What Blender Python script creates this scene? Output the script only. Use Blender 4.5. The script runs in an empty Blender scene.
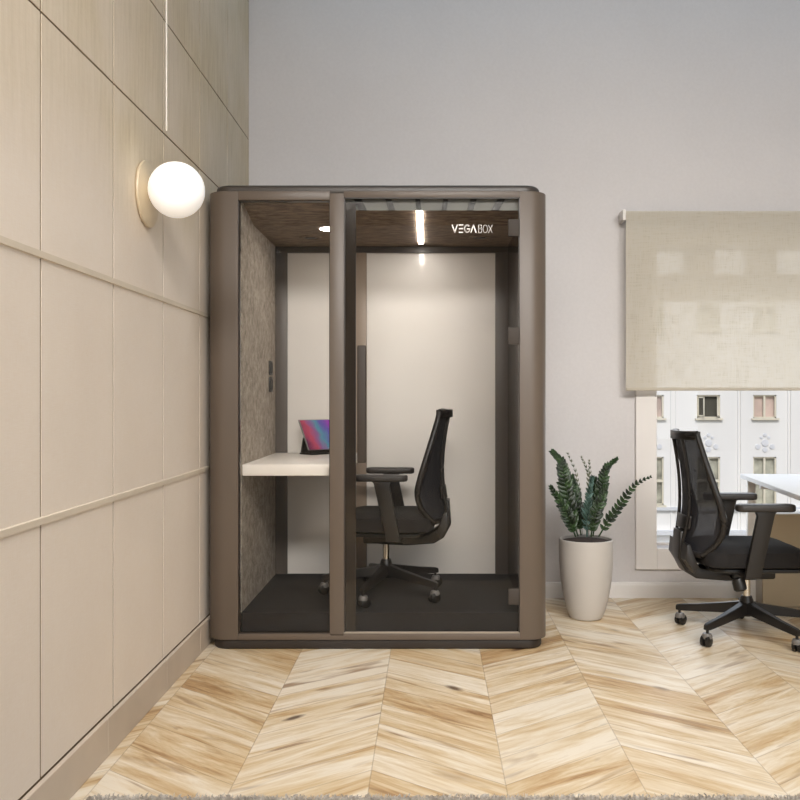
import bpy, bmesh, math, random
from mathutils import Vector, Matrix
random.seed(7)
S = bpy.context.scene
C = S.collection
PI = math.pi

# ------------------------------------------------------------------ helpers
def lin(c):
    return tuple((v/12.92 if v <= .04045 else ((v+.055)/1.055)**2.4) for v in c)
def rgb(h):
    h = h.lstrip('#')
    return lin(tuple(int(h[i:i+2], 16)/255 for i in (0, 2, 4))) + (1,)

class NT:
    """small node helper"""
    def __init__(s, name):
        s.m = bpy.data.materials.new(name); s.m.use_nodes = True
        s.t = s.m.node_tree; s.n = s.t.nodes; s.l = s.t.links
        s.b = s.n['Principled BSDF']; s.out = s.n['Material Output']
    def new(s, typ, **kw):
        x = s.n.new(typ)
        for k, v in kw.items(): setattr(x, k, v)
        return x
    def link(s, a, b): s.l.new(a, b)
    def put(s, sock, v):
        if hasattr(v, 'is_linked') or isinstance(v, bpy.types.NodeSocket): s.l.new(v, sock)
        else: sock.default_value = v
    def math(s, op, a, b=0.0, c=None):
        x = s.new('ShaderNodeMath', operation=op)
        s.put(x.inputs[0], a); s.put(x.inputs[1], b)
        if c is not None: s.put(x.inputs[2], c)
        return x.outputs[0]
    def mix(s, f, a, b, mode='MIX'):
        x = s.new('ShaderNodeMix', data_type='RGBA', blend_type=mode)
        s.put(x.inputs[0], f); s.put(x.inputs[6], a); s.put(x.inputs[7], b)
        return x.outputs[2]
    def ramp(s, f, stops):
        x = s.new('ShaderNodeValToRGB'); e = x.color_ramp.elements
        while len(e) < len(stops): e.new(.5)
        for i, (p, c) in enumerate(stops):
            e[i].position = p; e[i].color = c if len(c) == 4 else (*c, 1)
        s.put(x.inputs[0], f); return x.outputs[0]
    def coord(s, scale=(1, 1, 1), kind='Object'):
        tc = s.new('ShaderNodeTexCoord'); mp = s.new('ShaderNodeMapping')
        mp.inputs['Scale'].default_value = scale
        s.link(tc.outputs[kind], mp.inputs[0]); return mp.outputs[0]
    def noise(s, vec, scale, detail=3, rough=.5, dist=0):
        x = s.new('ShaderNodeTexNoise')
        s.put(x.inputs['Vector'], vec); x.inputs['Scale'].default_value = scale
        x.inputs['Detail'].default_value = detail; x.inputs['Roughness'].default_value = rough
        x.inputs['Distortion'].default_value = dist
        return x.outputs[0]
    def bump(s, h, strength, dist=.002):
        x = s.new('ShaderNodeBump'); x.inputs['Strength'].default_value = strength
        x.inputs['Distance'].default_value = dist
        s.put(x.inputs['Height'], h); s.link(x.outputs[0], s.b.inputs['Normal'])
    def set(s, **kw):
        for k, v in kw.items(): s.put(s.b.inputs[k.replace('_', ' ')], v)

def simple(name, col, rough=.5, metal=0., var=.04, nscale=6, bump=0., bscale=300, coat=0.):
    m = NT(name); c = rgb(col)
    d = tuple(v*(1-var*2) for v in c[:3])+(1,); e = tuple(min(1, v*(1+var)) for v in c[:3])+(1,)
    v = m.coord()
    m.set(Base_Color=m.ramp(m.noise(v, nscale, 4), [(.3, d), (.7, e)]), Roughness=rough, Metallic=metal)
    if coat: m.b.inputs['Coat Weight'].default_value = coat; m.b.inputs['Coat Roughness'].default_value = .03
    if bump: m.bump(m.noise(v, bscale, 2), bump)
    return m.m

def thin_glass(name, tint=(.93, .93, .92, 1), rough=.0, boost=1.0):
    m = NT(name)
    tr = m.new('ShaderNodeBsdfTransparent'); tr.inputs[0].default_value = tint
    gl = m.new('ShaderNodeBsdfGlossy'); gl.inputs['Roughness'].default_value = rough
    fr = m.new('ShaderNodeFresnel'); fr.inputs[0].default_value = 1.5
    f = m.math('MULTIPLY', fr.outputs[0], boost)
    mx = m.new('ShaderNodeMixShader')
    m.link(f, mx.inputs[0]); m.link(tr.outputs[0], mx.inputs[1]); m.link(gl.outputs[0], mx.inputs[2])
    m.link(mx.outputs[0], m.out.inputs[0]); m.n.remove(m.b)
    return m.m

class MB:
    def __init__(s): s.bm = bmesh.new()
    def box(s, x0, x1, y0, y1, z0, z1, bev=0, seg=2, mat=None):
        g = bmesh.ops.create_cube(s.bm, size=1)['verts']
        M = Matrix.Translation(((x0+x1)/2, (y0+y1)/2, (z0+z1)/2)) @ Matrix.Diagonal((abs(x1-x0), abs(y1-y0), abs(z1-z0), 1))
        bmesh.ops.transform(s.bm, matrix=M, verts=g)
        if bev:
            ed = list({e for v in g for e in v.link_edges})
            r = bmesh.ops.bevel(s.bm, geom=ed, offset=bev, segments=seg, affect='EDGES', profile=.5)
            g = list({v for f in r['faces'] for v in f.verts} | {v for v in g if v.is_valid})
        if mat is not None: bmesh.ops.transform(s.bm, matrix=mat, verts=g)
        return s
    def prism(s, pts, lo, hi, axis='z', bev=0, seg=2, mat=None):
        """polygon pts extruded along axis from lo to hi. axis z: pts=(x,y); y: pts=(x,z); x: pts=(y,z)"""
        def P(p, h):
            return {'z': (p[0], p[1], h), 'y': (p[0], h, p[1]), 'x': (h, p[0], p[1])}[axis]
        a = [s.bm.verts.new(P(p, lo)) for p in pts]; b = [s.bm.verts.new(P(p, hi)) for p in pts]
        n = len(pts); fs = [s.bm.faces.new(a), s.bm.faces.new(b[::-1])]
        for i in range(n): fs.append(s.bm.faces.new((a[i], b[i], b[(i+1) % n], a[(i+1) % n])))
        bmesh.ops.recalc_face_normals(s.bm, faces=fs)
        g = a+b
        if bev:
            ed = [e for e in fs[0].edges]+[e for e in fs[1].edges]
            r = bmesh.ops.bevel(s.bm, geom=ed, offset=bev, segments=seg, affect='EDGES', profile=.5)
            g = list({v for f in r['faces'] for v in f.verts} | {v for v in g if v.is_valid})
        if mat is not None: bmesh.ops.transform(s.bm, matrix=mat, verts=g)
        return s
    def tube(s, pts, r, seg=12, flat=1.0, up=(0, 0, 1), caps=True):
        """sweep an ellipse along pts; r a number or list; flat scales the section along 'up'"""
        pts = [Vector(p) for p in pts]; n = len(pts)
        rs = r if isinstance(r, (list, tuple)) else [r]*n
        up = Vector(up); rings = []
        for i, p in enumerate(pts):
            t = (pts[min(i+1, n-1)]-pts[max(i-1, 0)]).normalized()
            u = up-t*up.dot(t)
            if u.length < 1e-4: u = Vector((1, 0, 0))-t*t.x
            u.normalize(); w = t.cross(u)
            rings.append([s.bm.verts.new(p+w*rs[i]*math.cos(a)+u*rs[i]*flat*math.sin(a)) for a in (2*PI*k/seg for k in range(seg))])
        for i in range(n-1):
            for k in range(seg):
                s.bm.faces.new((rings[i][k], rings[i][(k+1) % seg], rings[i+1][(k+1) % seg], rings[i+1][k]))
        if caps:
            s.bm.faces.new(rings[0][::-1]); s.bm.faces.new(rings[-1])
        return s
    def lathe(s, prof, cx=0, cy=0, seg=48, axis='z', mat=None):
        """profile (r, h) around an axis; r=0 closes"""
        vs = []; new = []
        for r, h in prof:
            if r < 1e-6:
                v = s.bm.verts.new((cx, cy, h)); vs.append([v]*seg); new.append(v)
            else:
                ring = [s.bm.verts.new((cx+r*math.cos(2*PI*k/seg), cy+r*math.sin(2*PI*k/seg), h)) for k in range(seg)]
                vs.append(ring); new += ring
        for a, b in zip(vs, vs[1:]):
            for k in range(seg):
                q = []
                for v in (a[k], a[(k+1) % seg], b[(k+1) % seg], b[k]):
                    if v not in q: q.append(v)
                if len(q) > 2:
                    try: s.bm.faces.new(q)
                    except ValueError: pass
        if mat is not None: bmesh.ops.transform(s.bm, matrix=mat, verts=new)
        return s
    def grid(s, fn, nu, nv):
        g = [[s.bm.verts.new(fn(i/nu, j/nv)) for j in range(nv+1)] for i in range(nu+1)]
        for i in range(nu):
            for j in range(nv): s.bm.faces.new((g[i][j], g[i+1][j], g[i+1][j+1], g[i][j+1]))
        return s
    def build(s, name, mat, parent=None, smooth=35, loc=None):
        bmesh.ops.recalc_face_normals(s.bm, faces=s.bm.faces)
        me = bpy.data.meshes.new(name)
        s.bm.to_mesh(me); s.bm.free()
        me.materials.append(mat)
        if smooth:
            for p in me.polygons: p.use_smooth = True
            try: me.set_sharp_from_angle(angle=math.radians(smooth))
            except Exception: pass
        o = bpy.data.objects.new(name, me); C.objects.link(o)
        if parent: o.parent = parent
        if loc: o.location = loc
        return o

def tag(o, label=None, cat=None, group=None, kind=None):
    if label: o['label'] = label
    if cat: o['category'] = cat
    if group: o['group'] = group
    if kind: o['kind'] = kind
    return o
def empty(name, loc, rz=0):
    o = bpy.data.objects.new(name, None); C.objects.link(o)
    o.location = loc; o.rotation_euler = (0, 0, rz); o.empty_display_size = .1
    return o
def struct(mb, name, mat, smooth=0): return tag(mb.build(name, mat, smooth=smooth), kind='structure')
def copy_tree(o, parent=None):
    c = o.copy(); C.objects.link(c)
    if parent: c.parent = parent
    for ch in [x for x in bpy.data.objects if x.parent == o]: copy_tree(ch, c)
    return c

def arc(cx, cy, r, a0, a1, n=8):
    return [(cx+r*math.cos(math.radians(a0+(a1-a0)*i/n)), cy+r*math.sin(math.radians(a0+(a1-a0)*i/n))) for i in range(n+1)]

# ------------------------------------------------------------------ camera
CAMZ = 1.19; VX, VY, F = 431., 398., 875.
def PX(px, Y): return (px-VX)*Y/F
def PZ(py, Y): return CAMZ-(py-VY)*Y/F
cam = bpy.data.cameras.new('camera'); co = bpy.data.objects.new('camera', cam); C.objects.link(co)
co.location = (0, 0, CAMZ); co.rotation_euler = (PI/2, 0, 0)
cam.sensor_width = 36; cam.lens = F*36/800; cam.shift_x = -(VX-400)/800; cam.shift_y = (VY-400)/800
cam.clip_start = .05; cam.clip_end = 200
S.camera = co

YW = 5.22        # back wall
YF = 4.13        # booth front
XL = -1.086      # left wall
XR = 4.6; YR = -3.2; ZC = 4.1

# ------------------------------------------------------------------ materials
def m_wall():
    m = NT('warm_plaster'); v = m.coord()
    n = m.noise(v, 1.2, 4); n2 = m.noise(v, 60, 3)
    m.set(Base_Color=m.mix(.12, m.ramp(n, [(.3, rgb('#cac5c3')), (.7, rgb('#d0cbc9'))]), n2, 'SOFT_LIGHT'), Roughness=.75)
    m.bump(n2, .08); return m.m
def m_panel():
    m = NT('sand_linen_wall_panel'); tc = m.new('ShaderNodeTexCoord'); v = tc.outputs['Object']
    s = m.new('ShaderNodeMapping'); s.inputs['Scale'].default_value = (1, 6, .5); m.link(v, s.inputs[0])
    grain = m.noise(s.outputs[0], 9, 6, .65)
    w1 = m.noise(m.coord((1, 1, .06)), 420, 2); w2 = m.noise(m.coord((1, .06, 1)), 420, 2)
    weave = m.math('ADD', w1, w2)
    sep = m.new('ShaderNodeSeparateXYZ'); m.link(v, sep.inputs[0])
    # upper boards carry a browner veneer with patches of darker grain
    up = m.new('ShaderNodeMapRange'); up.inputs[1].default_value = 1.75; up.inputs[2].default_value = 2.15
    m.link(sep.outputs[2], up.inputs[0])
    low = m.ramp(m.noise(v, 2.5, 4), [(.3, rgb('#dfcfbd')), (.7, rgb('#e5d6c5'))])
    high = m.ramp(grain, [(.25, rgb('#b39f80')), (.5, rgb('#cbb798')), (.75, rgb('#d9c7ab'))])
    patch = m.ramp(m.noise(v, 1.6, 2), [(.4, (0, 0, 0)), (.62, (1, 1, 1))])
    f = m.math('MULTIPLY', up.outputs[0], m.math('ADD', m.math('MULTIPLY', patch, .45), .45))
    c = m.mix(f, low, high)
    c = m.mix(.10, c, weave, 'OVERLAY')
    m.set(Base_Color=c, Roughness=.7); m.bump(weave, .15, .001); return m.m
def m_floor():
    m = NT('chevron_oak_parquet'); tc = m.new('ShaderNodeTexCoord')
    sep = m.new('ShaderNodeSeparateXYZ'); m.link(tc.outputs['Object'], sep.inputs[0])
    x, y = sep.outputs[0], sep.outputs[1]
    W = .42; SL = .74; PWD = .20
    cx = m.math('DIVIDE', m.math('ADD', x, .19), W)
    col = m.math('FLOOR', cx); fr = m.math('FRACT', cx)
    par = m.math('FLOORED_MODULO', col, 2.0)      # 1 = slopes up to the right
    u = m.math('MULTIPLY', fr, W)
    sgn = m.math('SUBTRACT', m.math('MULTIPLY', par, 2.0), 1.0)
    off = m.math('MULTIPLY', m.math('MULTIPLY', u, SL), sgn)
    v = m.math('SUBTRACT', y, off)
    v = m.math('ADD', v, m.math('MULTIPLY', par, W*SL))
    pv = m.math('DIVIDE', v, PWD)
    pid = m.math('FLOOR', pv); pf = m.math('FRACT', pv)
    cb = m.new('ShaderNodeCombineXYZ'); m.put(cb.inputs[0], col); m.put(cb.inputs[1], pid)
    wn = m.new('ShaderNodeTexWhiteNoise', noise_dimensions='3D'); m.link(cb.outputs[0], wn.inputs[0])
    rnd = wn.outputs[0]
    cb3 = m.new('ShaderNodeCombineXYZ'); m.put(cb3.inputs[0], col); m.put(cb3.inputs[1], m.math('FLOOR', m.math('DIVIDE', m.math('ADD', pv, 1.0), 3.0)))
    wn3 = m.new('ShaderNodeTexWhiteNoise', noise_dimensions='3D'); m.link(cb3.outputs[0], wn3.inputs[0])
    # along / across coordinates for the grain
    al = m.math('MULTIPLY', u, 1.25)
    g = m.new('ShaderNodeCombineXYZ')
    m.put(g.inputs[0], m.math('ADD', al, m.math('MULTIPLY', rnd, 37.0)))
    m.put(g.inputs[1], m.math('MULTIPLY', v, 7.0)); m.put(g.inputs[2], m.math('MULTIPLY', col, 5.3))
    g1 = m.noise(g.outputs[0], 1.5, 5, .62, .9)
    g2 = m.noise(g.outputs[0], 9, 5, .6, .4)
    gs = m.new('ShaderNodeVectorMath', operation='MULTIPLY'); m.link(g.outputs[0], gs.inputs[0]); gs.inputs[1].default_value = (1.0, .8, 1)
    g3 = m.noise(gs.outputs[0], 1.7, 2, .5, 1.2)
    tone = m.math('ADD', m.math('MULTIPLY', rnd, .42), m.math('MULTIPLY', wn3.outputs[0], .16))
    tone = m.math('ADD', tone, m.math('MULTIPLY', m.math('SUBTRACT', g1, .5), 1.9))
    tone = m.math('ADD', tone, m.math('MULTIPLY', m.math('SUBTRACT', g2, .5), .45))
    c = m.ramp(tone, [(.0, rgb('#e4d8c4')), (.2, rgb('#dccbb0')), (.42, rgb('#cfb791')), (.66, rgb('#bb9a6f')), (.92, rgb('#8f6a43'))])
    # heartwood streaks
    st = m.ramp(g3, [(.60, (0, 0, 0)), (.74, (1, 1, 1))])
    c = m.mix(m.math('MULTIPLY', st, .7), c, rgb('#86603a'))
    fine = m.ramp(m.noise(g.outputs[0], 26, 3, .6), [(.58, (0, 0, 0)), (.75, (1, 1, 1))])
    c = m.mix(m.math('MULTIPLY', fine, .16), c, rgb('#9d7247'))
    # knots
    kv = m.new('ShaderNodeCombineXYZ'); m.put(kv.inputs[0], m.math('ADD', al, m.math('MULTIPLY', col, 3.1))); m.put(kv.inputs[1], m.math('MULTIPLY', v, 1.7))
    vo = m.new('ShaderNodeTexVoronoi'); m.link(kv.outputs[0], vo.inputs['Vector']); vo.inputs['Scale'].default_value = 2.4
    kd = m.math('ADD', vo.outputs['Distance'], m.math('MULTIPLY', m.math('SUBTRACT', m.noise(g.outputs[0], 6, 3), .5), .08))
    vc = m.new('ShaderNodeSeparateColor'); m.link(vo.outputs['Color'], vc.inputs[0])
    sel = m.math('GREATER_THAN', vc.outputs[0], .55)
    kn = m.ramp(kd, [(.045, (1, 1, 1)), (.13, (0, 0, 0))])
    c = m.mix(m.math('MULTIPLY', m.math('MULTIPLY', kn, sel), .85), c, rgb('#4c3120'))
    # joints
    e1 = m.math('LESS_THAN', m.math('ABSOLUTE', m.math('SUBTRACT', fr, .5)), .4955)
    e2 = m.math('LESS_THAN', m.math('ABSOLUTE', m.math('SUBTRACT', pf, .5)), .488)
    jn = m.math('MULTIPLY', e1, e2)
    c = m.mix(m.math('MULTIPLY', m.math('SUBTRACT', 1.0, jn), .32), c, rgb('#6d4e33'))
    m.set(Base_Color=c, Roughness=m.math('ADD', m.math('MULTIPLY', g2, .2), .27))
    h = m.math('ADD', jn, m.math('MULTIPLY', g2, .15)); m.bump(h, .35, .0015)
    return m.m
def m_felt(name, a, b, sc=22, bump=.5, st=(1, 1, 1)):
    m = NT(name); v = m.coord(st)
    n = m.noise(v, sc, 6, .75); n2 = m.noise(v, sc*9, 3, .7)
    c = m.ramp(n, [(.32, rgb(a)), (.66, rgb(b))])
    c = m.mix(.5, c, m.ramp(n2, [(.3, (.25, .25, .25)), (.7, (.8, .8, .8))]), 'OVERLAY')
    m.set(Base_Color=c, Roughness=.95); m.bump(n2, bump, .002)
    return m.m
def m_linen():
    m = NT('linen_blind_fabric')
    w1 = m.noise(m.coord((1, 1, .05)), 260, 3); w2 = m.noise(m.coord((.05, 1, 1)), 260, 3)
    w = m.math('MULTIPLY', m.math('ADD', w1, w2), .5)
    c = m.ramp(w, [(.36, rgb('#bdb5a4')), (.5, rgb('#d0c8b9')), (.62, rgb('#ded7ca'))])
    df = m.new('ShaderNodeBsdfDiffuse'); tl = m.new('ShaderNodeBsdfTranslucent'); tr = m.new('ShaderNodeBsdfTransparent')
    m.link(c, df.inputs[0]); m.link(c, tl.inputs[0])
    a = m.new('ShaderNodeMixShader'); a.inputs[0].default_value = .22
    m.link(df.outputs[0], a.inputs[1]); m.link(tl.outputs[0], a.inputs[2])
    b = m.new('ShaderNodeMixShader'); m.link(a.outputs[0], b.inputs[1]); m.link(tr.outputs[0], b.inputs[2])
    m.put(b.inputs[0], m.math('MULTIPLY', m.ramp(w, [(.45, (.4, .4, .4)), (.6, (1, 1, 1))]), .27))
    m.link(b.outputs[0], m.out.inputs[0]); m.n.remove(m.b); return m.m
def m_mesh():
    m = NT('black_mesh_fabric')
    v = m.coord(); s = m.new('ShaderNodeSeparateXYZ'); m.link(v, s.inputs[0])
    gy = m.math('ABSOLUTE', m.math('SUBTRACT', m.math('FRACT', m.math('MULTIPLY', s.outputs[1], 330)), .5))
    gz = m.math('ABSOLUTE', m.math('SUBTRACT', m.math('FRACT', m.math('MULTIPLY', s.outputs[2], 330)), .5))
    hole = m.math('MULTIPLY', m.math('LESS_THAN', gy, .24), m.math('LESS_THAN', gz, .24))
    m.set(Base_Color=rgb('#17161a'), Roughness=.7, Alpha=m.math('SUBTRACT', 1.0, m.math('MULTIPLY', hole, .22)))
    return m.m
def m_leaf(name, a, b):
    m = NT(name); v = m.coord()
    gi = m.new('ShaderNodeNewGeometry'); f = m.math('ADD', m.math('MULTIPLY', gi.outputs['Random Per Island'], .75), m.math('MULTIPLY', m.noise(v, 40, 3), .25))
    m.set(Base_Color=m.ramp(f, [(.15, rgb(a)), (.85, rgb(b))]), Roughness=.42); return m.m
def m_tablet():
    m = NT('tablet_picture'); v = m.coord()
    sp = m.new('ShaderNodeSeparateXYZ'); m.link(v, sp.inputs[0])
    n = m.noise(v, 9, 3, .6, .5)
    t = m.math('ADD', m.math('MULTIPLY', sp.outputs[0], 2.9), m.math('MULTIPLY', sp.outputs[2], .9))
    t = m.math('ADD', t, m.math('MULTIPLY', m.math('SUBTRACT', n, .5), .35)); t = m.math('ADD', t, .5)
    c = m.ramp(t, [(.12, rgb('#5a3350')), (.3, rgb('#a8465c')), (.42, rgb('#7a5a86')), (.52, rgb('#4c8296')), (.66, rgb('#5d4f9c')), (.8, rgb('#8d3fa0')), (.95, rgb('#5a2f90'))])
    m.set(Base_Color=c, Roughness=.12)
    m.link(c, m.b.inputs['Emission Color']); m.b.inputs['Emission Strength'].default_value = .16
    return m.m
def m_emit(name, col, st):
    m = NT(name); m.set(Base_Color=rgb('#ffffff'), Roughness=.3)
    m.b.inputs['Emission Color'].default_value = rgb(col); m.b.inputs['Emission Strength'].default_value = st
    return m.m
def m_facade():
    m = NT('white_painted_facade'); v = m.coord()
    n = m.noise(m.coord((1, 1, .15)), .7, 4)
    m.set(Base_Color=m.ramp(n, [(.3, rgb('#e2e1df')), (.7, rgb('#ecebe8'))]), Roughness=.9); return m.m
def m_rug():
    m = NT('grey_shag'); v = m.coord()
    m.set(Base_Color=m.ramp(m.noise(v, 30, 4, .7), [(.3, rgb('#a59a8e')), (.7, rgb('#ddd6cc'))]), Roughness=.9); return m.m

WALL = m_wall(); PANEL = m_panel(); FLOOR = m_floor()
TRIM = simple('warm_white_trim', '#e0dad4', .6, var=.01)
BASEL = simple('beige_baseboard', '#c8b8a6', .55, var=.05, nscale=3)
GROOVE = simple('brown_groove', '#75624a', .8)
BATTEN = simple('sand_batten', '#d6c8b4', .65)
TAUPE = simple('taupe_satin_shell', '#5e5247', .42, var=.02, nscale=2)
TAUPED = simple('dark_taupe_trim', '#3c352f', .4, var=.02)
POSTD = simple('dark_grey_post', '#57504b', .45, var=.02)
POST_LIT = simple('lit_taupe_post', '#8d7d6e', .45, var=.02)  # middle back post in a paler colour, as if brightly lit
GLOSSD = simple('glossy_dark_gasket', '#2c2621', .12, var=.02)
GLAZE = thin_glass('booth_glass', (.975, .97, .96, 1), boost=.3)
WGLASS = thin_glass('window_glass', (.98, .985, .99, 1), boost=.35)
FELTW = m_felt('grey_wall_felt', '#786e63', '#bcb0a2', 26)
FELTC = m_felt('brown_ceiling_felt', '#43352b', '#96826f', 30, .4, (.45, 2.2, 1))
CARPET = m_felt('charcoal_carpet', '#191716', '#262322', 40, .12)
WPANEL = simple('white_glossy_back_panel', '#dfdad4', .35, var=.01, coat=.6)
DESKW = simple('white_laminate', '#e6e0d8', .35, var=.01)
LIGHT = m_emit('led_white', '#fff9f2', 50.0)
GLOBE = m_emit('opal_glass', '#fff8ee', .30)
BLK = simple('black_plastic', '#1d1a18', .38, var=.05)
BLKD = simple('deep_black_plastic', '#161412', .42, var=.05)
SEATF = simple('black_seat_fabric', '#15110f', .92, var=.08, nscale=30)
MESH = m_mesh()
CHROME = simple('chrome', '#d8d4cc', .12, 1.0, var=.01)
CASTG = simple('caster_grey', '#6c6864', .35, var=.02)
LINEN = m_linen()
POT = simple('white_ceramic', '#bab3ab', .45, var=.015)
SOIL = simple('potting_soil', '#3a2a22', .95, var=.4, nscale=60, bump=.8, bscale=90)
LEAFA = m_leaf('dark_green_leaf', '#101c0b', '#37502a')
LEAFB = m_leaf('blue_green_leaf', '#253a30', '#5c7870')
LEAFC = m_leaf('faded_leaf', '#5c6552', '#85866e')
WHITE = simple('white_lettering', '#efeae2', .4, var=.0)
BRASS = simple('cream_metal', '#cdbb9d', .4, var=.02)
FAC = m_facade()
RUG = m_rug()

# ------------------------------------------------------------------ room shell
struct(MB().box(XL-.2, XR+.2, YR-.2, YW+.2, -.12, 0), 'floor', FLOOR)
struct(MB().box(XL-.2, XR+.2, YR-.2, YW+.2, ZC, ZC+.15), 'ceiling', simple('ceiling_paint', '#b4c0cc', .8, var=.01))

# back wall with the window opening
GX0, GX1, GZ0, GZ1 = PX(656, YW), 2.95, PZ(548, YW), PZ(246, YW)
w = MB()
w.box(XL-.15, GX0, YW, YW+.22, 0, ZC).box(GX1, XR+.15, YW, YW+.22, 0, ZC)
w.box(GX0, GX1, YW, YW+.22, 0, GZ0).box(GX0, GX1, YW, YW+.22, GZ1, ZC)
struct(w, 'wall_back', WALL)
struct(MB().box(XR, XR+.15, YR, YW, 0, ZC), 'wall_right', WALL)
# rear wall (behind the camera) with a wide opening that lets the sky in
w = MB()
w.box(XL-.15, 1.7, YR-.15, YR, 0, ZC).box(4.2, XR+.15, YR-.15, YR, 0, ZC)
w.box(1.7, 4.2, YR-.15, YR, 0, .5).box(1.7, 4.2, YR-.15, YR, 3.3, ZC)
struct(w, 'wall_rear', WALL)

# left wall: one slab with panels standing proud so the joints are real grooves
ys = [5.22-.557*i for i in range(0, 16)]
ys = [y for y in ys if y > YR]+[YR]
zs = [.13, .848, 1.59, 2.266, 2.73, 3.55, ZC]
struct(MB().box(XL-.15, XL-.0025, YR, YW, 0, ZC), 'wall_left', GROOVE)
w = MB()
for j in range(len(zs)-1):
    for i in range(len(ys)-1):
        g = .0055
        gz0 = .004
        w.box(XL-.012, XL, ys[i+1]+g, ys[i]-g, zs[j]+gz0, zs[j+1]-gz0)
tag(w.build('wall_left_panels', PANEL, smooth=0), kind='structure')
for k, z in enumerate((.848, 1.59)):
    struct(MB().prism([(XL-.004, z-.012), (XL+.006, z-.010), (XL+.006, z+.008), (XL-.004, z+.012)], YR, YW, 'y'), 'trim_%d' % (k+1), BATTEN)
w = MB()
ye = [YR, -1.3, .6, 1.7, 2.9, 3.55, 4.06, YW]
for a, b in zip(ye, ye[1:]): w.box(XL, XL+.016, a+.001, b-.001, 0, .128, bev=.002, seg=1)
struct(w, 'baseboard_left', BASEL)
bx0, bx1 = XL+.017, XR
struct(MB().prism([(YW, 0), (YW-.016, 0), (YW-.016, .075), (YW-.010, .09), (YW, .093)], bx0, bx1, 'x'), 'baseboard_back', TRIM)

# window casing, frame, glass
cx0 = PX(635, YW); cz0 = PZ(569, YW)
w = MB()
w.box(cx0, GX0, YW-.022, YW, cz0, GZ1+.12, bev=.004).box(GX1, GX1+.125, YW-.022, YW, cz0, GZ1+.12, bev=.004)
w.box(GX0, GX1, YW-.022, YW, cz0, GZ0, bev=.004).box(GX0, GX1, YW-.022, YW, GZ1, GZ1+.12, bev=.004)
struct(w, 'trim_3', TRIM)
wr = empty('window_1', (0, 0, 0)); tag(wr, kind='structure')
f = MB(); t = .03
f.box(GX0, GX0+t*.5, YW+.10, YW+.16, GZ0, GZ1).box(GX1-t, GX1, YW+.10, YW+.16, GZ0, GZ1)
f.box(GX0, GX1, YW+.10, YW+.16, GZ0, GZ0+t*.5).box(GX0, GX1, YW+.10, YW+.16, GZ1-.01, GZ1)
rz0, rz1 = PZ(300, YW), PZ(272, YW)
f.box(GX0, GX1, YW+.09, YW+.16, rz0, rz1)
for a, b in ((690, 720), (752, 783), (815, 846)):
    f.box(PX(a, YW), PX(b, YW), YW+.09, YW+.16, rz1, GZ1)
f.box(2.52, 2.6, YW+.09, YW+.16, GZ0, rz0)
f.build('window_frame', TRIM, wr, smooth=0)
MB().box(GX0, GX1, YW+.125, YW+.131, GZ0, GZ1).build('window_glass', WGLASS, wr, smooth=0)

# ------------------------------------------------------------------ building over the road
YB = 40.
def BX(px): return PX(px, YB)
def BZ(py): return PZ(py, YB)
bld = empty('apartment_building', (0, YB, 0))
tag(bld, 'white facade with rows of small windows across the street, seen through the window', 'building')
cols = [BX(708.5)+2.575*k for k in range(-5, 7)]
rows = [(BZ(418), BZ(395), 0), (BZ(505), BZ(457), 1), (4.3, 6.5, 1)]
xs = [-12.]
for c in cols: xs += [c-.53, c+.53]
xs.append(40.)
w = MB()
for i in range(0, len(xs), 2): w.box(xs[i], xs[i+1], 0, .5, -12, 14)
zz = sorted(rows); zl = [-12.]
for r in zz: zl += [r[0], r[1]]
zl.append(14.)
for c in cols:
    for i in range(0, len(zl), 2): w.box(c-.53, c+.53, 0, .5, zl[i], zl[i+1])
w.build('facade', FAC, bld, smooth=0)
w = MB(); w.box(-12, 40, .5, .6, -12, 14); w.build('interior_backing', simple('facade_room_dark', '#77736a', .9), bld, smooth=0)
LEDGE = simple('pale_grey_stone', '#d3d6da', .8, var=.02)
for py0, py1, d in ((507, 510, .18), (530, 534, .35), (545, 552, .5)):
    MB().box(-12, 40, -d, 0, BZ(py1), BZ(py0)).build('ledge', LEDGE, bld, smooth=0)
for px in (671, 676, 738, 741, 788, 791):
    MB().box(BX(px)-.03, BX(px)+.03, -.06, 0, -5, 14).build('pilaster_strip', FAC, bld, smooth=0)
FRM = simple('cream_window_frame', '#dcd5c2', .6); GLD = simple('dim_window_pane', '#b4b4a6', .3, coat=.4, var=.25, nscale=2)
GLP = simple('curtained_window_pane', '#c8b3a9', .4, coat=.3, var=.15, nscale=1.2)
GLO = simple('dark_open_window', '#4d4b41', .8)
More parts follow.
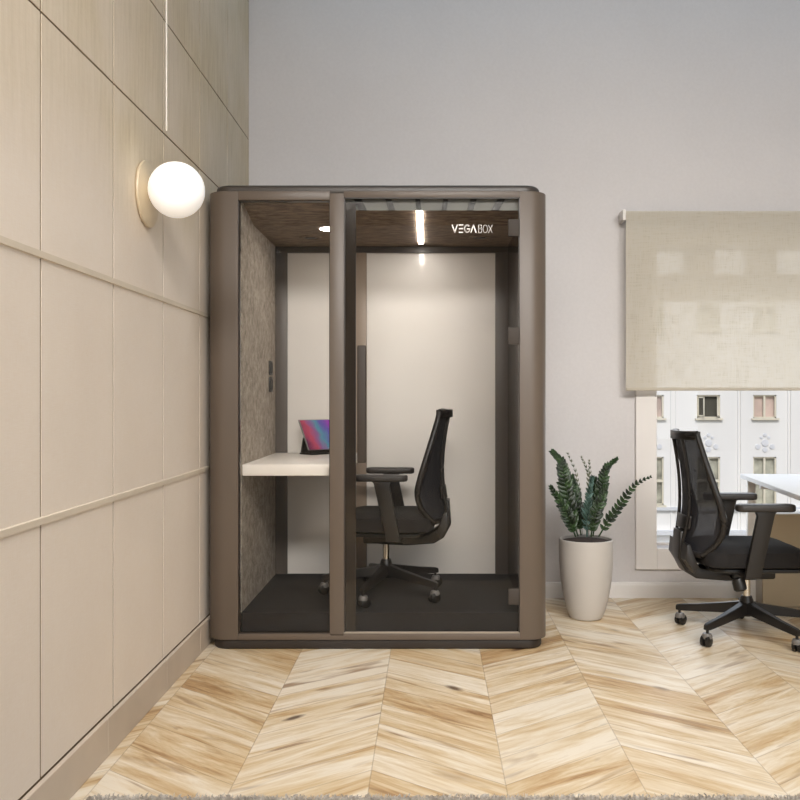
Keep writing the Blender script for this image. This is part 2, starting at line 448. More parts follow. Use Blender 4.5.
for ci, c in enumerate(cols):
    for ri, (z0, z1, tall) in enumerate(rows):
        f = MB(); b = .06
        f.box(c-.53, c-.53+b, .05, .15, z0, z1).box(c+.53-b, c+.53, .05, .15, z0, z1)
        f.box(c-.53, c+.53, .05, .15, z0, z0+b).box(c-.53, c+.53, .05, .15, z1-b, z1)
        opened = (ci == 5 and ri == 0)
        if not opened: f.box(c-.045, c+.045, .04, .15, z0, z1)
        if tall: f.box(c-.53, c+.53, .04, .15, z0+(z1-z0)*.5-.06, z0+(z1-z0)*.5+.06)
        f.box(c-.62, c+.62, -.14, .05, z0-.09, z0)
        if opened:
            for s in (-1, 1):
                M = Matrix.Translation((c+s*.47, .05, 0)) @ Matrix.Rotation(s*math.radians(66), 4, 'Z')
                x0, x1 = (0, .42) if s < 0 else (-.42, 0)
                f.box(x0, x1, -.02, .02, z0+.08, z0+.14, mat=M).box(x0, x1, -.02, .02, z1-.14, z1-.08, mat=M)
                f.box(x0, x0+.05, -.02, .02, z0+.08, z1-.08, mat=M).box(x1-.05, x1, -.02, .02, z0+.08, z1-.08, mat=M)
        fo = f.build('window', FRM, bld, smooth=0)
        MB().box(c-.5, c+.5, .2, .22, z0, z1).build('pane', GLO if opened else (GLP if (ci+ri) % 2 == 0 and not tall else GLD), fo, smooth=0)
ROS = simple('rosette_stucco', '#dadce0', .9)
for c in cols:
    f = MB(); z = BZ(444)
    f.lathe([(0, 0), (.16, 0), (.16, .05), (0, .06)], seg=14, mat=Matrix.Translation((c, 0, z+.06)) @ Matrix.Rotation(PI/2, 4, 'X'))
    for dx, dz, r in ((-.33, -.12, .12), (.33, -.12, .12), (0, -.25, .12), (-.17, .3, .07), (.17, .3, .07), (0, .42, .09)):
        f.lathe([(0, 0), (r, 0), (r, .04), (0, .05)], seg=10, mat=Matrix.Translation((c+dx, 0, z+dz)) @ Matrix.Rotation(PI/2, 4, 'X'))
    f.build('rosette', ROS, bld)
struct(MB().box(-40, 70, YW+.6, 60, -12.2, -12), 'ground', simple('asphalt', '#77777a', .9))

# ------------------------------------------------------------------ roller blind
BYY = 5.12
bz1, bz0, bxl, bxr = PZ(211, BYY), PZ(390, BYY), PX(626, BYY), 3.08
rb = empty('roller_blind', (0, 0, 0)); tag(rb, 'sand linen roller blind pulled halfway down over the window', 'blind')
MB().grid(lambda u, v: (bxl+(bxr-bxl)*u, BYY+.0015*math.sin(u*23)*(1-v), bz0+(bz1-bz0)*v), 60, 8).build('blind_fabric', LINEN, rb)
MB().tube([(bxl, BYY+.025, bz1-.024), (bxr, BYY+.025, bz1-.024)], .024, 16).build('roller_tube', LINEN, rb)
MB().box(bxl, bxr, BYY-.006, BYY+.006, bz0-.004, bz0+.014, bev=.003).build('hem_bar', simple('blind_hem', '#b5ab9a', .7), rb)
for x in (bxl-.022, bxr+.002):
    MB().box(x, x+.02, BYY-.012, YW-.0005, bz1-.055, bz1+.008, bev=.004).build('bracket', TRIM, rb)

# ------------------------------------------------------------------ booth
BX0, BX1, BYB = PX(210.5, YF+.085), PX(545.5, YF+.085), 5.14
OXL, OXR = PX(238, YF), PX(520, YF)
ZT, ZB = PZ(191, YF), PZ(640, YF)
IXL, IXR = -.905, .446
IZT, IZF = 2.071, .165
booth = empty('office_booth', ((BX0+BX1)/2, (YF+BYB)/2, 0))
tag(booth, 'freestanding taupe acoustic office booth with glass front and glass door', 'office booth')
booth.location = (0, 0, 0)
r = .085
# shell sides with rounded outer corners
MB().prism([(OXL, YF+.03), (OXL, YF+.001)]+[(OXL+.0005, YF)]+arc(BX0+r, YF+r, r, 270, 180)+arc(BX0+r, BYB-r, r, 180, 90)+[(IXL-.012, BYB), (IXL-.012, YF+.03)], ZB, ZT, 'z', bev=.004).build('side_wall', TAUPE, booth)
MB().prism([(OXR, YF+.03), (OXR, YF)]+arc(BX1-r, YF+r, r, 270, 360)+arc(BX1-r, BYB-r, r, 0, 90)+[(IXR+.008, BYB), (IXR+.008, YF+.03)], ZB, ZT, 'z', bev=.004).build('side_wall', TAUPE, booth)
mx0, mx1 = PX(329.7, YF), PX(343.8, YF)
MB().box(mx0, mx1, YF+.001, YF+.05, ZB+.02, ZT-.01, bev=.002).build('mullion', TAUPE, booth)
MB().box(OXL, mx0, YF+.001, YF+.045, PZ(200, YF), ZT, bev=.002).box(mx1, OXR, YF+.001, YF+.045, PZ(197, YF), ZT, bev=.002).build('top_rail', TAUPE, booth)
MB().box(OXL, OXR, YF+.001, YF+.045, ZB, PZ(634, YF), bev=.002).build('bottom_rail', TAUPE, booth)
def rrect(x0, x1, y0, y1, r):
    return arc(x0+r, y0+r, r, 270, 180)+arc(x0+r, y1-r, r, 180, 90)+arc(x1-r, y1-r, r, 90, 0)+arc(x1-r, y0+r, r, 360, 270)
MB().prism(rrect(BX0+.03, BX1-.03, YF+.012, BYB-.01, .08), ZT-.02, PZ(184, YF), 'z', bev=.018, seg=4).build('roof', TAUPED, booth)
MB().prism(rrect(BX0+.02, BX1-.02, YF+.012, BYB-.01, .08), 0, ZB+.004, 'z', bev=.012, seg=3).build('plinth', simple('dark_plinth', '#2a231e', .5), booth)
# interior
MB().box(IXL-.012, IXL, YF+.05, BYB-.02, IZF, IZT+.065).build('felt_wall', FELTW, booth, smooth=0)
MB().box(IXR, IXR+.008, YF+.05, BYB-.02, IZF, IZT+.065).build('side_lining', GLOSSD, booth, smooth=0)
cp = MB().prism([(YF+.05, PZ(199.5, YF+.05)), (YF+.34, IZT), (BYB-.02, IZT), (BYB-.02, IZT+.02), (YF+.36, IZT+.02), (YF+.05, PZ(195, YF+.05))], IXL, IXR, 'x').build('ceiling_panel', FELTC, booth, smooth=0)
MB().box(IXL, IXR, YF+.40, BYB-.02, IZT+.021, ZT-.03).build('roof_core', TAUPED, booth, smooth=0)
MB().box(IXL, IXR, YF+.048, BYB-.02, ZB+.01, IZF).build('booth_carpet', CARPET, booth, smooth=0)
# plate and dark slats added, imitating the room ceiling reflected in the door glass
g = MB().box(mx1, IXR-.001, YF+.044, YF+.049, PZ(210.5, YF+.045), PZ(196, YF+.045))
go = g.build('ceiling_reflection', simple('grey_reflection_plate', '#7b7c79', .6), booth, smooth=0)
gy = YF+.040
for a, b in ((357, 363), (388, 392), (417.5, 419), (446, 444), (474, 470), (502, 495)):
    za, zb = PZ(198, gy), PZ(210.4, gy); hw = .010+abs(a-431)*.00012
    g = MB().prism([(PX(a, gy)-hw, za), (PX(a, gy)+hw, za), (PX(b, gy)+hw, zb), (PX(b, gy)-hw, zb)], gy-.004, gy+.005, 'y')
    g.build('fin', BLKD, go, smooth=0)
# back wall: posts and panels
Y0 = BYB-.02
def bpost(a, b, m, name='back_post'): MB().box(PX(a, Y0), PX(b, Y0), Y0-.03, Y0+.01, IZF, IZT, bev=.002).build(name, m, booth)
MB().box(IXL, IXR, Y0, BYB, ZB, ZT-.02).build('back_board', TAUPED, booth, smooth=0)
bpost(276, 288, POSTD); bpost(356, 367, POST_LIT); bpost(495, 508, POSTD)
MB().box(IXL+.001, IXR-.001, Y0-.034, Y0+.008, PZ(253, Y0-.02), IZT-.0005).build('back_head_rail', TAUPED, booth, smooth=0)
for a, b in ((288, 356), (367, 495)):
    MB().box(PX(a, Y0), PX(b, Y0), Y0-.012, Y0-.002, IZF, PZ(253, Y0)).build('back_panel', WPANEL, booth, smooth=0)
# fixed glass
MB().box(OXL, mx0, YF+.018, YF+.026, PZ(634, YF), PZ(200, YF)).build('glass_pane', GLAZE, booth, smooth=0)
gk = MB(); e = .006
gk.box(OXL, OXL+e, YF+.012, YF+.03, PZ(634, YF), PZ(200, YF)).box(mx0-e*.6, mx0, YF+.012, YF+.03, PZ(634, YF), PZ(200, YF))
gk.box(OXL, mx0, YF+.012, YF+.03, PZ(634, YF), PZ(634, YF)+e).box(OXL, mx0, YF+.012, YF+.03, PZ(200, YF)-e, PZ(200, YF))
gk.build('glass_gasket', GLOSSD, booth, smooth=0)
# door
dz0, dz1 = PZ(633, YF), PZ(197, YF)
door = MB().box(mx1+.001, OXR-.001, YF+.010, YF+.020, dz0, dz1).build('glass_door', GLAZE, booth, smooth=0)
d = MB(); e = .005
d.box(mx1, mx1+e, YF+.006, YF+.024, dz0, dz1).box(OXR-e, OXR, YF+.006, YF+.024, dz0, dz1).box(mx1, OXR, YF+.006, YF+.024, dz1-e, dz1)
d.build('door_edge', TAUPED, door, smooth=0)
MB().box(mx1, OXR, YF+.004, YF+.024, dz0-.003, dz0+.001).build('door_sweep', simple('pale_sweep', '#b3a696', .3), door, smooth=0)
MB().box(mx1+e, PX(355.5, YF), YF+.022, YF+.034, dz0, dz1-.02).build('door_stile', GLOSSD, door, smooth=0)
for a, b in ((219, 236), (327, 344), (589, 605)):
    MB().box(PX(508.5, YF), OXR-.002, YF+.001, YF+.028, PZ(b, YF), PZ(a, YF), bev=.003).build('hinge', simple('hinge_bronze', '#3a322b', .7) if 'hinge_bronze' not in bpy.data.materials else bpy.data.materials['hinge_bronze'], door)
hx = PX(362.5, YF); hr = .021
h = MB().box(hx-hr, hx+hr, YF-.055, YF-.035, PZ(462, YF), PZ(346, YF), bev=.006, seg=3)
for py in (352, 456): h.tube([(hx-.006, YF-.04, PZ(py, YF)), (hx-.006, YF+.012, PZ(py, YF))], .009)
h.build('door_handle', simple('bronze_handle', '#32281f', .6), door)
# the letters on the glass
def strokes(mb, segs, x, z, h, wd, sw, y):
    for ax, az, bx_, bz_ in segs:
        p = Vector((x+ax*wd, 0, z+az*h)); q = Vector((x+bx_*wd, 0, z+bz_*h)); t = (q-p).normalized(); n = Vector((-t.z, 0, t.x))*sw/2
        e = t*sw*.3
        mb.prism([(p.x-e.x+n.x, p.z-e.z+n.z), (q.x+e.x+n.x, q.z+e.z+n.z), (q.x+e.x-n.x, q.z+e.z-n.z), (p.x-e.x-n.x, p.z-e.z-n.z)], y-.001, y, 'y')
def ringseg(a0, a1, n=10): 
    P = [(.5+.5*math.cos(math.radians(a0+(a1-a0)*i/n)), .5+.5*math.sin(math.radians(a0+(a1-a0)*i/n))) for i in range(n+1)]
    return [(*P[i], *P[i+1]) for i in range(n)]
L = {'V': [(0, 1, .5, 0), (.5, 0, 1, 1)], 'E': [(0, 1, 1, 1), (0, .5, 1, .5), (0, 0, 1, 0)],
     'G': ringseg(50, 360-8)+[(.55, .47, 1, .47)], 'A': [(0, 0, .5, 1), (.5, 1, 1, 0)],
     'B': [(0, 0, 0, 1), (0, 1, .8, 1), (.8, 1, .92, .75), (.92, .75, .8, .52), (.8, .52, 0, .52), (.8, .52, 1, .28), (1, .28, .8, 0), (.8, 0, 0, 0)],
     'O': ringseg(0, 360, 18), 'X': [(0, 0, 1, 1), (0, 1, 1, 0)]}
lt = MB(); yq = YF+.0098; q = yq/F
z = PZ(232.8, yq); hh = 7.8*q
for ch, px, wd in (('V', 452.3, 4.9), ('E', 459.2, 3.6), ('G', 464.6, 5.2), ('A', 471.0, 5.0)): strokes(lt, L[ch], PX(px, yq), z+(.5*q), hh-(.5*q), wd*q, 1.25*q, yq)
for ch, px, wd in (('B', 478.6, 3.2), ('O', 483.0, 4.4), ('X', 488.4, 3.9)): strokes(lt, L[ch], PX(px, yq), z, hh, wd*q, .45*q, yq)
lt.build('lettering', WHITE, door, smooth=0)
# ceiling fittings
MB().prism([(4.29, IZT+.0365), (4.465, IZT-.0045), (4.97, IZT-.0045), (4.97, IZT-.0005), (4.465, IZT-.0005), (4.29, IZT+.0395)], -.070, -.043, 'x').build('light_strip', LIGHT, booth, smooth=0)
MB().lathe([(0, -.003), (.042, -.003), (.046, 0)], -.533, 4.56, mat=Matrix.Translation((0, 0, IZT))).build('downlight', LIGHT, booth)
for x, y in ((-.66, 4.80), (.27, 4.80)):
    vnt = MB().lathe([(.062, 0), (.062, -.004), (.045, -.006), (.04, -.002)], x, y, mat=Matrix.Translation((0, 0, IZT))).build('ceiling_vent', FELTC, booth)
    k = MB().lathe([(0, -.001), (.043, -.001)], x, y, mat=Matrix.Translation((0, 0, IZT)))
    k.lathe([(.0, -.006), (.026, -.006), (.028, -.001)], x, y, mat=Matrix.Translation((0, 0, IZT)))
    k.build('vent_core', BLKD, vnt)
for a, b in ((361, 375), (377, 392)):
    p = MB().box(IXL, IXL+.008, 4.88, 4.965, PZ(b, 4.93), PZ(a, 4.93), bev=.002).build('socket_plate', BLK, booth)
    zc = (PZ(a, 4.93)+PZ(b, 4.93))/2
    MB().lathe([(0, 0), (.026, 0), (.028, .003), (.032, .003), (.032, 0)], seg=24, mat=Matrix.Translation((IXL+.0075, 4.922, zc)) @ Matrix.Rotation(PI/2, 4, 'Y')).build('socket_insert', BLKD, p)

# desk inside the booth
MB_d = MB().box(IXL+.001, -.425, 4.19, Y0-.033, .817, .872, bev=.004)
desk = MB_d.build('wall_desk', DESKW); tag(desk, 'white desktop fixed to the felt wall inside the booth, holding the tablet', 'desk')

# tablet on its folio stand
tb = empty('tablet', (-.600, 4.975, .872), math.radians(45)); tag(tb, 'tablet with purple and red picture propped on the white booth desk', 'tablet')
tilt = Matrix.Rotation(math.radians(-29), 4, 'X')
wdt, hgt = .24, .198
T = Matrix.Translation((0, 0, .02)) @ tilt
sh = Matrix.Identity(4)
MB().box(-wdt/2, wdt/2, -.004, .004, 0, hgt, bev=.003, mat=T).build('tablet_body', simple('tablet_grey', '#8d8a88', .3, .6), tb)
so = MB().box(-wdt/2+.006, wdt/2-.006, -.0006, .0006, -hgt/2+.006, hgt/2-.006).build('screen', m_tablet(), tb, smooth=0)
so.matrix_local = T @ Matrix.Translation((0, -.0052, hgt/2))
MB().box(-wdt/2, wdt/2, -.03, .085, 0, .009, bev=.003).prism([(.070, .005), (.088, .005), (.066, .095), (.054, .085)], -wdt/2+.01, wdt/2-.01, 'x').prism([(-.012, .006), (.02, .006), (.008, .028), (-.010, .024)], -wdt/2, wdt/2, 'x').build('folio_stand', BLKD, tb)

# ------------------------------------------------------------------ office chair (faces +X)
def interp(P, t):
    n = len(P)-1; f = min(max(t, 0), 1)*n; i = min(int(f), n-1); k = f-i
    def cr(a, b, c, d, k): return .5*((2*b)+(-a+c)*k+(2*a-5*b+4*c-d)*k*k+(-a+3*b-3*c+d)*k**3)
    g = lambda j: P[min(max(j, 0), n)]
    return tuple(cr(g(i-1)[m], g(i)[m], g(i+1)[m], g(i+2)[m], k) for m in range(len(P[0])))
EDGE = [(-.305, 1.015, .185), (-.275, .90, .205), (-.24, .78, .222), (-.205, .66, .232), (-.19, .575, .228), (-.215, .49, .205), (-.275, .425, .165)]
CEN = [(-.345, 1.01), (-.325, .90), (-.312, .78), (-.312, .66), (-.322, .575), (-.335, .49), (-.345, .43)]
def bp(t, s, out=0.):
    e = interp(EDGE, t); c = interp(CEN, t); k = 1-abs(s)**2.2
    return Vector((e[0]+(c[0]-e[0])*k-out, e[2]*s, e[1]+(c[1]-e[1])*k))
def make_chair(loc, rz, star):
    ch = empty('office_chair', loc, rz)
    # backrest frame: closed rim, inner struts
    fm = MB()
    for s in (-1, 1):
        fm.tube([bp(i/24, s) for i in range(25)], [.013+.004*math.sin(PI*i/24) for i in range(25)], 10)
    fm.tube([bp(0, -1+2*i/20) for i in range(21)], .017, 10, flat=1.0)
    fm.tube([bp(1, -1+2*i/20) for i in range(21)], .015, 10)
    back = fm.build('backrest_frame', BLK, ch)
    st = MB()
    for s in (-.42, .42):
        st.tube([bp(.03+.85*i/20, s*(1-.25*i/20), .012) for i in range(21)], .0085, 8)
    st.build('back_strut', BLK, back)
    MB().grid(lambda u, v: bp(.01+.98*u, -1+2*v), 30, 24).build('backrest_mesh', MESH, ch)
    # head rail: flat band that wraps to the rear
    MB().grid(lambda u, v: Vector((-.300-.075*(1-abs(2*u-1)**2.5)+.004, .188*(2*u-1), .985+.042*v)), 24, 2).build('head_rail', BLK, ch)
    bpy.data.objects[ch.children[-1].name].modifiers.new('t', 'SOLIDIFY').thickness = .012
    # lumbar pad
    lp = MB().grid(lambda u, v: bp(.60+.13*v, -.45+.9*u, .016), 18, 6).build('lumbar_support', BLK, ch)
    lp.modifiers.new('t', 'SOLIDIFY').thickness = .012
    # rear shell running under the seat
    sp = MB()
    prof = [(-.352, .53), (-.330, .53), (-.328, .45), (-.30, .385), (-.24, .345), (-.05, .335), (.09, .335), (.09, .30), (.02, .285), (-.12, .280), (-.27, .292), (-.325, .325), (-.362, .395)]
    sp.prism(prof, -.065, .065, 'y', bev=.01, seg=3)
    sp.prism([(-.345, .475), (-.328, .475), (-.300, .40), (-.285, .365), (-.31, .335), (-.352, .40)], -.155, .155, 'y', bev=.006, seg=2)
    sp.build('back_support', BLK, ch)
    # seat: rounded waterfall cushion
    def seat(u, v):
        # u around x: back->front, v across
        return None
    sm = MB()
    nx, ny = 26, 20
    def top(x, y): 
        ex = abs(x)**4; ey = abs(y)**5
        fx = max(0, x-.45)
        return .478-.03*ey-.022*abs(x)**6-.055*fx*fx*3.2-.008*math.cos(y*PI/2)*(1-x*x)
    for side in (0, 1):
        g = []
        for i in range(nx+1):
            row = []
            for j in range(ny+1):
                x = -1+2*i/nx; y = -1+2*j/ny
                # superellipse corner rounding
                sx = x*math.sqrt(1-.16*y**4); sy = y*math.sqrt(1-.16*x**4)
                X = .005+.275*sx; Y = .243*sy*(1-.05*max(0, x))
                z = top(x, y) if side == 0 else .362+.018*max(abs(x), abs(y))**6+.0*x
                row.append(sm.bm.verts.new((X, Y, z)))
            g.append(row)
        if side == 0: ga = g
        else: gb = g
        for i in range(nx):
            for j in range(ny): sm.bm.faces.new((g[i][j], g[i+1][j], g[i+1][j+1], g[i][j+1]))
    ring = [(i, 0) for i in range(nx)]+[(nx, j) for j in range(ny)]+[(i, ny) for i in range(nx, 0, -1)]+[(0, j) for j in range(ny, 0, -1)]
    for k in range(len(ring)):
        a = ring[k]; b = ring[(k+1) % len(ring)]
        sm.bm.faces.new((ga[a[0]][a[1]], ga[b[0]][b[1]], gb[b[0]][b[1]], gb[a[0]][a[1]]))
    sm.build('seat', SEATF, ch, smooth=60)
    MB().prism(rrect(-.23, .24, -.20, .20, .07), .345, .364, 'z', bev=.005).build('seat_pan', BLKD, ch)
    MB().box(-.10, .12, -.075, .075, .29, .346, bev=.012, seg=3).build('tilt_mechanism', BLKD, ch)
    MB().tube([(-.10, -.05, .305), (-.115, -.21, .298)], .006, 8).lathe([(0, 0), (.026, .002), (.031, .02), (.031, .055), (.024, .062), (0, .062)], seg=20, mat=Matrix.Translation((-.115, -.20, .325)) @ Matrix.Rotation(math.radians(172), 4, 'X') @ Matrix.Rotation(math.radians(12), 4, 'Y')).build('tilt_lever', BLKD, ch)
    # arms
    for s in (-1, 1):
        a = MB()
        a.prism([(-.105, .335), (-.03, .335), (.038, .64), (.05, .652), (-.055, .652), (-.045, .63)], s*.262-.014, s*.262+.014, 'y', bev=.005, seg=2)
        a.box(-.10, -.03, min(s*.10, s*.262), max(s*.10, s*.262), .330, .352, bev=.006)
        ar = a.build('armrest', BLK, ch)
        pts = rrect(-.14, .142, s*.245-.042, s*.245+.042, .036)
        MB().prism(pts, .650, .684, 'z', bev=.010, seg=3).build('arm_pad', simple('arm_pad_rubber', '#2f2b28', .5) if s < 0 and 'arm_pad_rubber' not in bpy.data.materials else bpy.data.materials['arm_pad_rubber'], ar)
    # gas lift and base
    MB().lathe([(0, .16), (.019, .16), (.019, .292), (0, .292)], seg=28).build('gas_column', CHROME, ch)
    MB().lathe([(0, .095), (.03, .095), (.038, .11), (.034, .17), (.026, .195), (0, .195)], seg=28).build('base_hub', BLK, ch)
    for k in range(5):
        a = star+2*PI*k/5; R = Matrix.Rotation(a, 4, 'Z')
        l = MB()
        n = 10
        prof = []
        def sec(x, hw, z0, z1): return [Vector((x, -hw, z0)), Vector((x, hw, z0)), Vector((x, hw*.75, z1)), Vector((x, -hw*.75, z1))]
        secs = [sec(.015, .026, .108, .168), sec(.10, .023, .100, .150), sec(.24, .019, .086, .124), (sec(.338, .017, .078, .110)), sec(.358, .012, .080, .104)]
        rings = [[l.bm.verts.new(R @ v) for v in q_] for q_ in secs]
        for A, B in zip(rings, rings[1:]):
            for m_ in range(4): l.bm.faces.new((A[m_], A[(m_+1) % 4], B[(m_+1) % 4], B[m_]))
        l.bm.faces.new(rings[0][::-1]); l.bm.faces.new(rings[-1])
        bmesh.ops.bevel(l.bm, geom=[e for e in l.bm.edges], offset=.003, segments=2, affect='EDGES')
        leg = l.build('leg', BLK, ch)
        c = MB(); th = a+.7*k+.4
        M = R @ Matrix.Translation((.340, 0, 0)) @ Matrix.Rotation(th, 4, 'Z')
        c.tube([M @ Vector((0, 0, .052)), M @ Vector((0, 0, .085))], .007, 10)
        for sgn in (-1, 1):
            c.lathe([(0, -.009), (.022, -.009), (.027, -.006), (.027, .006), (.022, .009), (0, .009)], seg=22, mat=M @ Matrix.Translation((.010, sgn*.013, .0275)) @ Matrix.Rotation(PI/2, 4, 'X'))
        cc = c.build('caster', BLKD, leg)
        hd = MB().lathe([(.0, .0), (.024, 0), (.026, .01), (.020, .024), (0, .026)], seg=20, mat=M @ Matrix.Translation((.004, 0, .038)))
        hd.build('caster_hood', CASTG, leg)
    return ch
cA = make_chair((1.59, 4.41, 0), 0, math.radians(3))
tag(cA, 'black mesh-back office chair on the parquet, pushed up to the white table', 'chair', 'black mesh office chairs')
cB = copy_tree(cA)
cB.location = (-.235, 4.58, IZF); cB.rotation_euler = (0, 0, PI+math.radians(-3)); cB.scale = (.94,)*3
tag(cB, 'black mesh-back office chair inside the glass booth, facing the booth desk', 'chair', 'black mesh office chairs')

# ------------------------------------------------------------------ white table and pedestal
ta = math.radians(-6.6)
tab = empty('work_table', (PX(741, 5.16), 5.18, 0), ta); tag(tab, 'white rectangular work table by the window at the right edge', 'table')
# local: x to the right, y toward the back; left edge at x=0, back edge at y=0
TL = 1.75
MB().box(0, 1.7, -TL, 0, .716, .742, bev=.004).build('tabletop', simple('table_white', '#c9c7c6', .45, var=.01), tab)
ap = MB()
ap.box(.10, 1.6, -.08, -.05, .66, .715).box(.10, 1.6, -TL+.05, -TL+.08, .66, .715).box(1.56, 1.6, -TL+.06, -.06, .66, .715)
ap.build('apron', TRIM, tab, smooth=0)
for x, y in ((.012, -.10), (1.6, -.10), (1.6, -TL+.1)):
    MB().box(x, x+.045, y-.045, y, 0, .716, bev=.004).build('leg', DESKW, tab)
px0 = PX(763, 4.97)
ped = empty('drawer_pedestal', (px0, 4.97, 0)); tag(ped, 'beige drawer pedestal standing under the white table', 'cabinet')
MB().box(.02, .62, .018, .225, .0, .53, bev=.003).build('cabinet_body', simple('white_carcass', '#e2dad0', .5), ped)
DRF = simple('beige_drawer_front', '#c4b294', .55, var=.02)
for a, b in ((.004, .262), (.267, .53)):
    MB().box(.0, .62, 0, .017, a, b, bev=.002).build('drawer', DRF, ped)

# ------------------------------------------------------------------ globe wall lamp and hanging cord
lz = PZ(190, 3.26); ly = 3.33
wl = empty('wall_lamp', (XL, ly, lz)); tag(wl, 'opal glass globe wall lamp on a cream round backplate, on the panelled wall', 'lamp')
RX = Matrix.Rotation(PI/2, 4, 'Y')
MB().lathe([(0, 0), (.118, 0), (.126, .006), (.124, .013), (.07, .026), (0, .030)], seg=56, mat=RX).build('backplate', BRASS, wl)
MB().tube([(.02, -.01, 0), (.07, -.045, 0)], .014, 16).build('lamp_stem', BLKD, wl)
n = 24
MB().lathe([(.103*math.sin(PI*i/n), -.103*math.cos(PI*i/n)) for i in range(n+1)], seg=48, mat=Matrix.Translation((.138, -.07, 0))).build('glass_globe', GLOBE, wl)
cy = 3.44; cxp = PX(166.5, cy)
cord = empty('hanging_cord', (cxp, cy, ZC)); tag(cord, 'thin white cord hanging from the ceiling above the globe lamp', 'cord')
MB().tube([(0, 0, 0), (0, 0, PZ(128, cy)-ZC)], .0032, 8).build('cord', simple('white_cord', '#efe9df', .5), cord)
MB().tube([(0, 0, PZ(126, cy)-ZC), (0, 0, PZ(131, cy)-ZC)], [.005, .003], 10).build('cord_end', simple('cord_tip', '#e6dccb', .5), cord)
MB().lathe([(0, -.02), (.03, -.018), (.035, 0)], seg=24).build('ceiling_cap', TRIM, cord)

# ------------------------------------------------------------------ plant
PXc, PYc = PX(586, 4.74), 4.74
pot = empty('plant_pot', (PXc, PYc, 0)); tag(pot, 'tall round white ceramic pot on the parquet right of the booth', 'pot')
H = .43
prof = [(0, .0), (.075, 0), (.086, .006), (.105, .05), (.122, .12), (.137, .21), (.144, .30), (.1455, .38), (.144, H-.004), (.140, H), (.134, H-.004), (.134, H-.05), (0, H-.05)]
MB().lathe(prof, seg=64).build('pot_body', POT, pot)
MB().lathe([(.1345, H-.016), (.10, H-.012), (.05, H-.009), (0, H-.010)], seg=40).build('soil', SOIL, pot)
plant = empty('potted_plant', (PXc, PYc, H-.03)); tag(plant, 'leafy dark green plant with toothed fronds growing in the white pot', 'plant')
def frond(path, width, nl, mat, parent, dy=0., stem=.0045, lw=.34, name='frond', face=(0, -1, .15), ang=48, taper=.35):
    """path: list of (px,py) at depth PYc+offset; leaves in two ranks along a rachis"""
    P = [(PX(p[0], PYc), PYc+p[2], PZ(p[1], PYc)) for p in path]
    pts = [Vector(interp(P, i/30)) for i in range(31)]
    off = Vector((PXc, PYc, H-.03))
    pts = [p-off for p in pts]
    stm = MB().tube(pts, [stem*(1-.75*i/30) for i in range(31)], 8)
    fr = stm.build(name, mat, parent)
    lf = MB(); fc = Vector(face).normalized()
    for k in range(nl):
        t = .12+.86*k/(nl-1); i = t*30; i0 = min(int(i), 29); p = pts[i0].lerp(pts[i0+1], i-i0)
        tg = (pts[min(i0+1, 30)]-pts[max(i0-1, 0)]).normalized()
        side = tg.cross(fc).normalized()
        sc = min(1, .45+t*2.2)*(1-(taper+.22)*t**1.4)
        for s in (-1, 1):
            a = math.radians((ang+random.uniform(-7, 7))*(1-.45*t*t)); Lh = width*sc*random.uniform(.88, 1.1)
            d = (tg*math.cos(a)+side*s*math.sin(a)).normalized()
            d = (d+fc*random.uniform(-.12, .22)).normalized()
            wv = d.cross(fc).normalized()*Lh*lw; nrm = d.cross(wv).normalized()
            rows_ = []
            for q_ in range(6):
                v = q_/5; wq = (.5, .95, 1., .85, .5, .02)[q_]
                c = p+d*Lh*v-nrm*0+fc*(.10*Lh*math.sin(v*PI*.6)*-.6)
                rows_.append([lf.bm.verts.new(c-wv*wq+fc*.012*wq), lf.bm.verts.new(c), lf.bm.verts.new(c+wv*wq+fc*.012*wq)])
            for A, B in zip(rows_, rows_[1:]):
                lf.bm.faces.new((A[0], A[1], B[1], B[0])); lf.bm.faces.new((A[1], A[2], B[2], B[1]))
    # end leaf
    lo = lf.build('leaflet', mat, fr, smooth=60); lo['kind'] = 'stuff'
    md = lo.modifiers.new('t', 'SOLIDIFY'); md.thickness = .0012
    return fr
Fb = 536
frond([(578, Fb, 0), (569, 505, -.01), (564, 480, -.02), (561, 463, -.02), (552, 452, -.01)], .074, 21, LEAFA, plant, lw=.29, ang=50, taper=.45)
frond([(575, Fb, -.02), (567, 517, -.05), (559, 502, -.07), (548, 485, -.09)], .060, 16, LEAFA, plant, lw=.28, ang=50, taper=.45)
frond([(593, Fb, 0), (597, 508, -.01), (601, 486, -.02), (605, 469, -.02), (616, 459, -.01)], .066, 20, LEAFA, plant, lw=.29, ang=50, taper=.5)
frond([(598, Fb, -.02), (608, 518, -.04), (620, 500, -.06), (632, 484, -.06), (648, 476, -.05)], .050, 17, LEAFA, plant, lw=.27, ang=55, taper=.5)
frond([(586, Fb, -.03), (585, 512, -.05), (587, 492, -.06), (590, 477, -.06)], .056, 14, LEAFB, plant, lw=.19, ang=36)
frond([(590, Fb, -.03), (593, 514, -.05), (599, 498, -.06), (603, 486, -.06)], .062, 17, LEAFA, plant, lw=.30, ang=46)
frond([(582, Fb, .03), (578, 512, .03), (576, 492, .04), (573, 478, .05)], .062, 18, LEAFA, plant, lw=.30, ang=48)
frond([(588, Fb, .03), (590, 514, .03), (594, 495, .04), (596, 480, .05)], .060, 17, LEAFA, plant, lw=.28, ang=48)
frond([(584, Fb, .05), (581, 500, .06), (578, 475, .07), (570, 455, .08)], .034, 13, LEAFC, plant, lw=.16, stem=.002, ang=32)
frond([(588, Fb, .05), (590, 500, .06), (590, 475, .07), (584, 459, .08)], .038, 13, LEAFC, plant, lw=.16, stem=.002, ang=30)
frond([(590, Fb, .04), (592, 500, .05), (592, 478, .06), (591, 462, .06)], .034, 11, LEAFC, plant, lw=.16, stem=.002, ang=30)

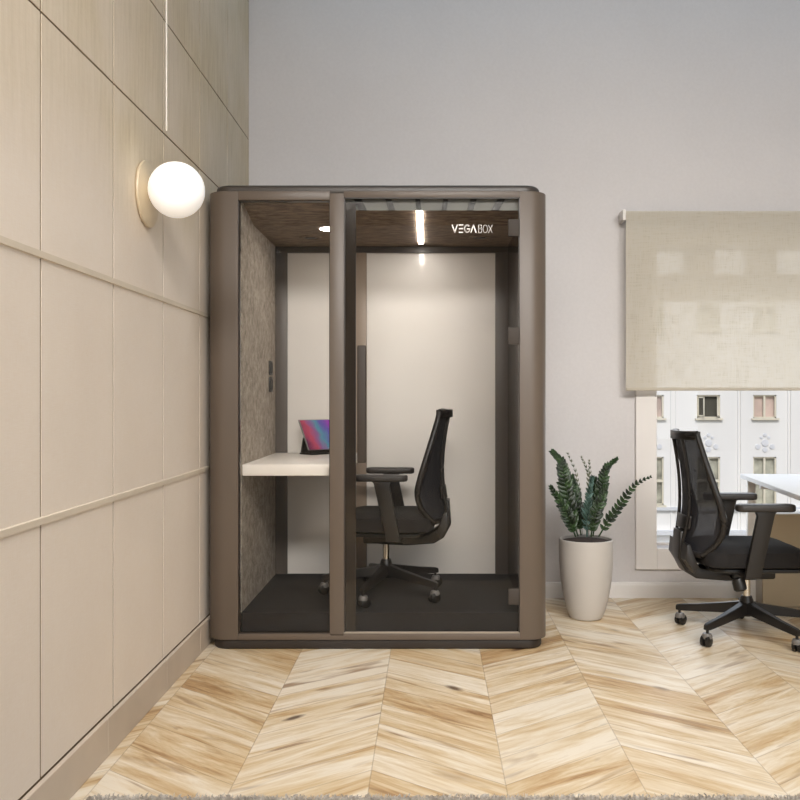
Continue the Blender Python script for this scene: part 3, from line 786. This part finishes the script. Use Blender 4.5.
# ------------------------------------------------------------------ shaggy rug near the camera
rug = empty('shag_rug', (.4, 1.9, 0)); tag(rug, 'pale grey shaggy rug whose fringe shows along the bottom edge of the photo', 'rug')
RX0, RX1, RY0, RY1 = -1.40, 1.40, -.7, .672
MB().box(RX0, RX1, RY0, RY1, .0005, .008).build('rug_backing', RUG, rug, smooth=0)
vs, fs = [], []
def blade(x, y, hgt_):
    a = random.uniform(0, 2*PI); l = random.uniform(.4, 1)*.018; b = len(vs)
    w_ = .0013; ca, sa = math.cos(a+1.57)*w_, math.sin(a+1.57)*w_
    vs.extend([(x-ca, y-sa, .006), (x+ca, y+sa, .006), (x+math.cos(a)*l*.5+ca*.7, y+math.sin(a)*l*.5+sa*.7, .006+hgt_*.7), (x+math.cos(a)*l, y+math.sin(a)*l, hgt_)])
    fs.append((b, b+1, b+2)); fs.append((b, b+2, b+3))
for _ in range(26000):
    blade(random.uniform(RX0, RX1), random.uniform(RY0, RY1), random.uniform(.014, .026))
for _ in range(9000):
    blade(random.uniform(RX0, RX1), random.uniform(RY1-.05, RY1), random.uniform(.014, .028))
me = bpy.data.meshes.new('rug_pile'); me.from_pydata(vs, [], fs); me.materials.append(RUG)
o = bpy.data.objects.new('rug_pile', me); C.objects.link(o); o.parent = rug; o['kind'] = 'stuff'

# ------------------------------------------------------------------ light
W = bpy.data.worlds.new('sky'); S.world = W; W.use_nodes = True
bg = W.node_tree.nodes['Background']
sky = W.node_tree.nodes.new('ShaderNodeTexSky')
sky.sky_type = 'NISHITA'; sky.sun_disc = False; sky.sun_elevation = math.radians(42); sky.sun_rotation = PI; sky.air_density = 1.2; sky.dust_density = 2
W.node_tree.links.new(sky.outputs[0], bg.inputs[0]); bg.inputs[1].default_value = .15
def area(name, loc, rot, sx, sy, power, col, spread=180):
    l = bpy.data.lights.new(name, 'AREA'); l.shape = 'RECTANGLE'; l.size = sx; l.size_y = sy
    l.energy = power; l.color = col; l.spread = math.radians(spread)
    o = bpy.data.objects.new(name, l); C.objects.link(o); o.location = loc; o.rotation_euler = [math.radians(a) for a in rot]
    return o
sun = bpy.data.lights.new('sun', 'SUN'); sun.energy = 1.6; sun.angle = math.radians(1); sun.color = (1, .97, .93)
so_ = bpy.data.objects.new('sun', sun); C.objects.link(so_); so_.rotation_euler = (math.radians(48), 0, math.radians(-12))
# unseen fills added to shape the room light, then daylight at the window
area('rear_cool_fill', (2.95, YR+.1, 1.9), (90, 0, 12), 2.4, 2.7, 44, (.80, .90, 1), 160)  # added cool fill in place of an unseen rear window
area('wall_gradient_fill', (1.1, -1.0, ZC-.3), (62.5, 0, 4), 4.6, .7, 58, (1, .966, .932), 66)  # added fill; its cutoff leaves the top of the back wall darker
area('overhead_fill', (.9, .6, ZC-.05), (0, 0, 0), 3.8, 4.2, 80, (1, .972, .945), 110)  # added overhead fill for floor and walls, no real fitting
area('wall_top_blue_fill', (1.7, YW-.6, ZC-.03), (0, 0, 0), 5.4, .4, 10, (.32, .66, 1), 170)  # blue fill added to cool the top of the back wall
area('side_window_light', (GX0+.85, YW+.3, 1.2), (-90, 0, 0), 1.5, 1.7, 14, (.90, .95, 1), 160)

S.view_settings.view_transform = 'Standard'; S.view_settings.look = 'None'
S.view_settings.exposure = 0; S.view_settings.gamma = 1; S.view_settings.use_curve_mapping = False
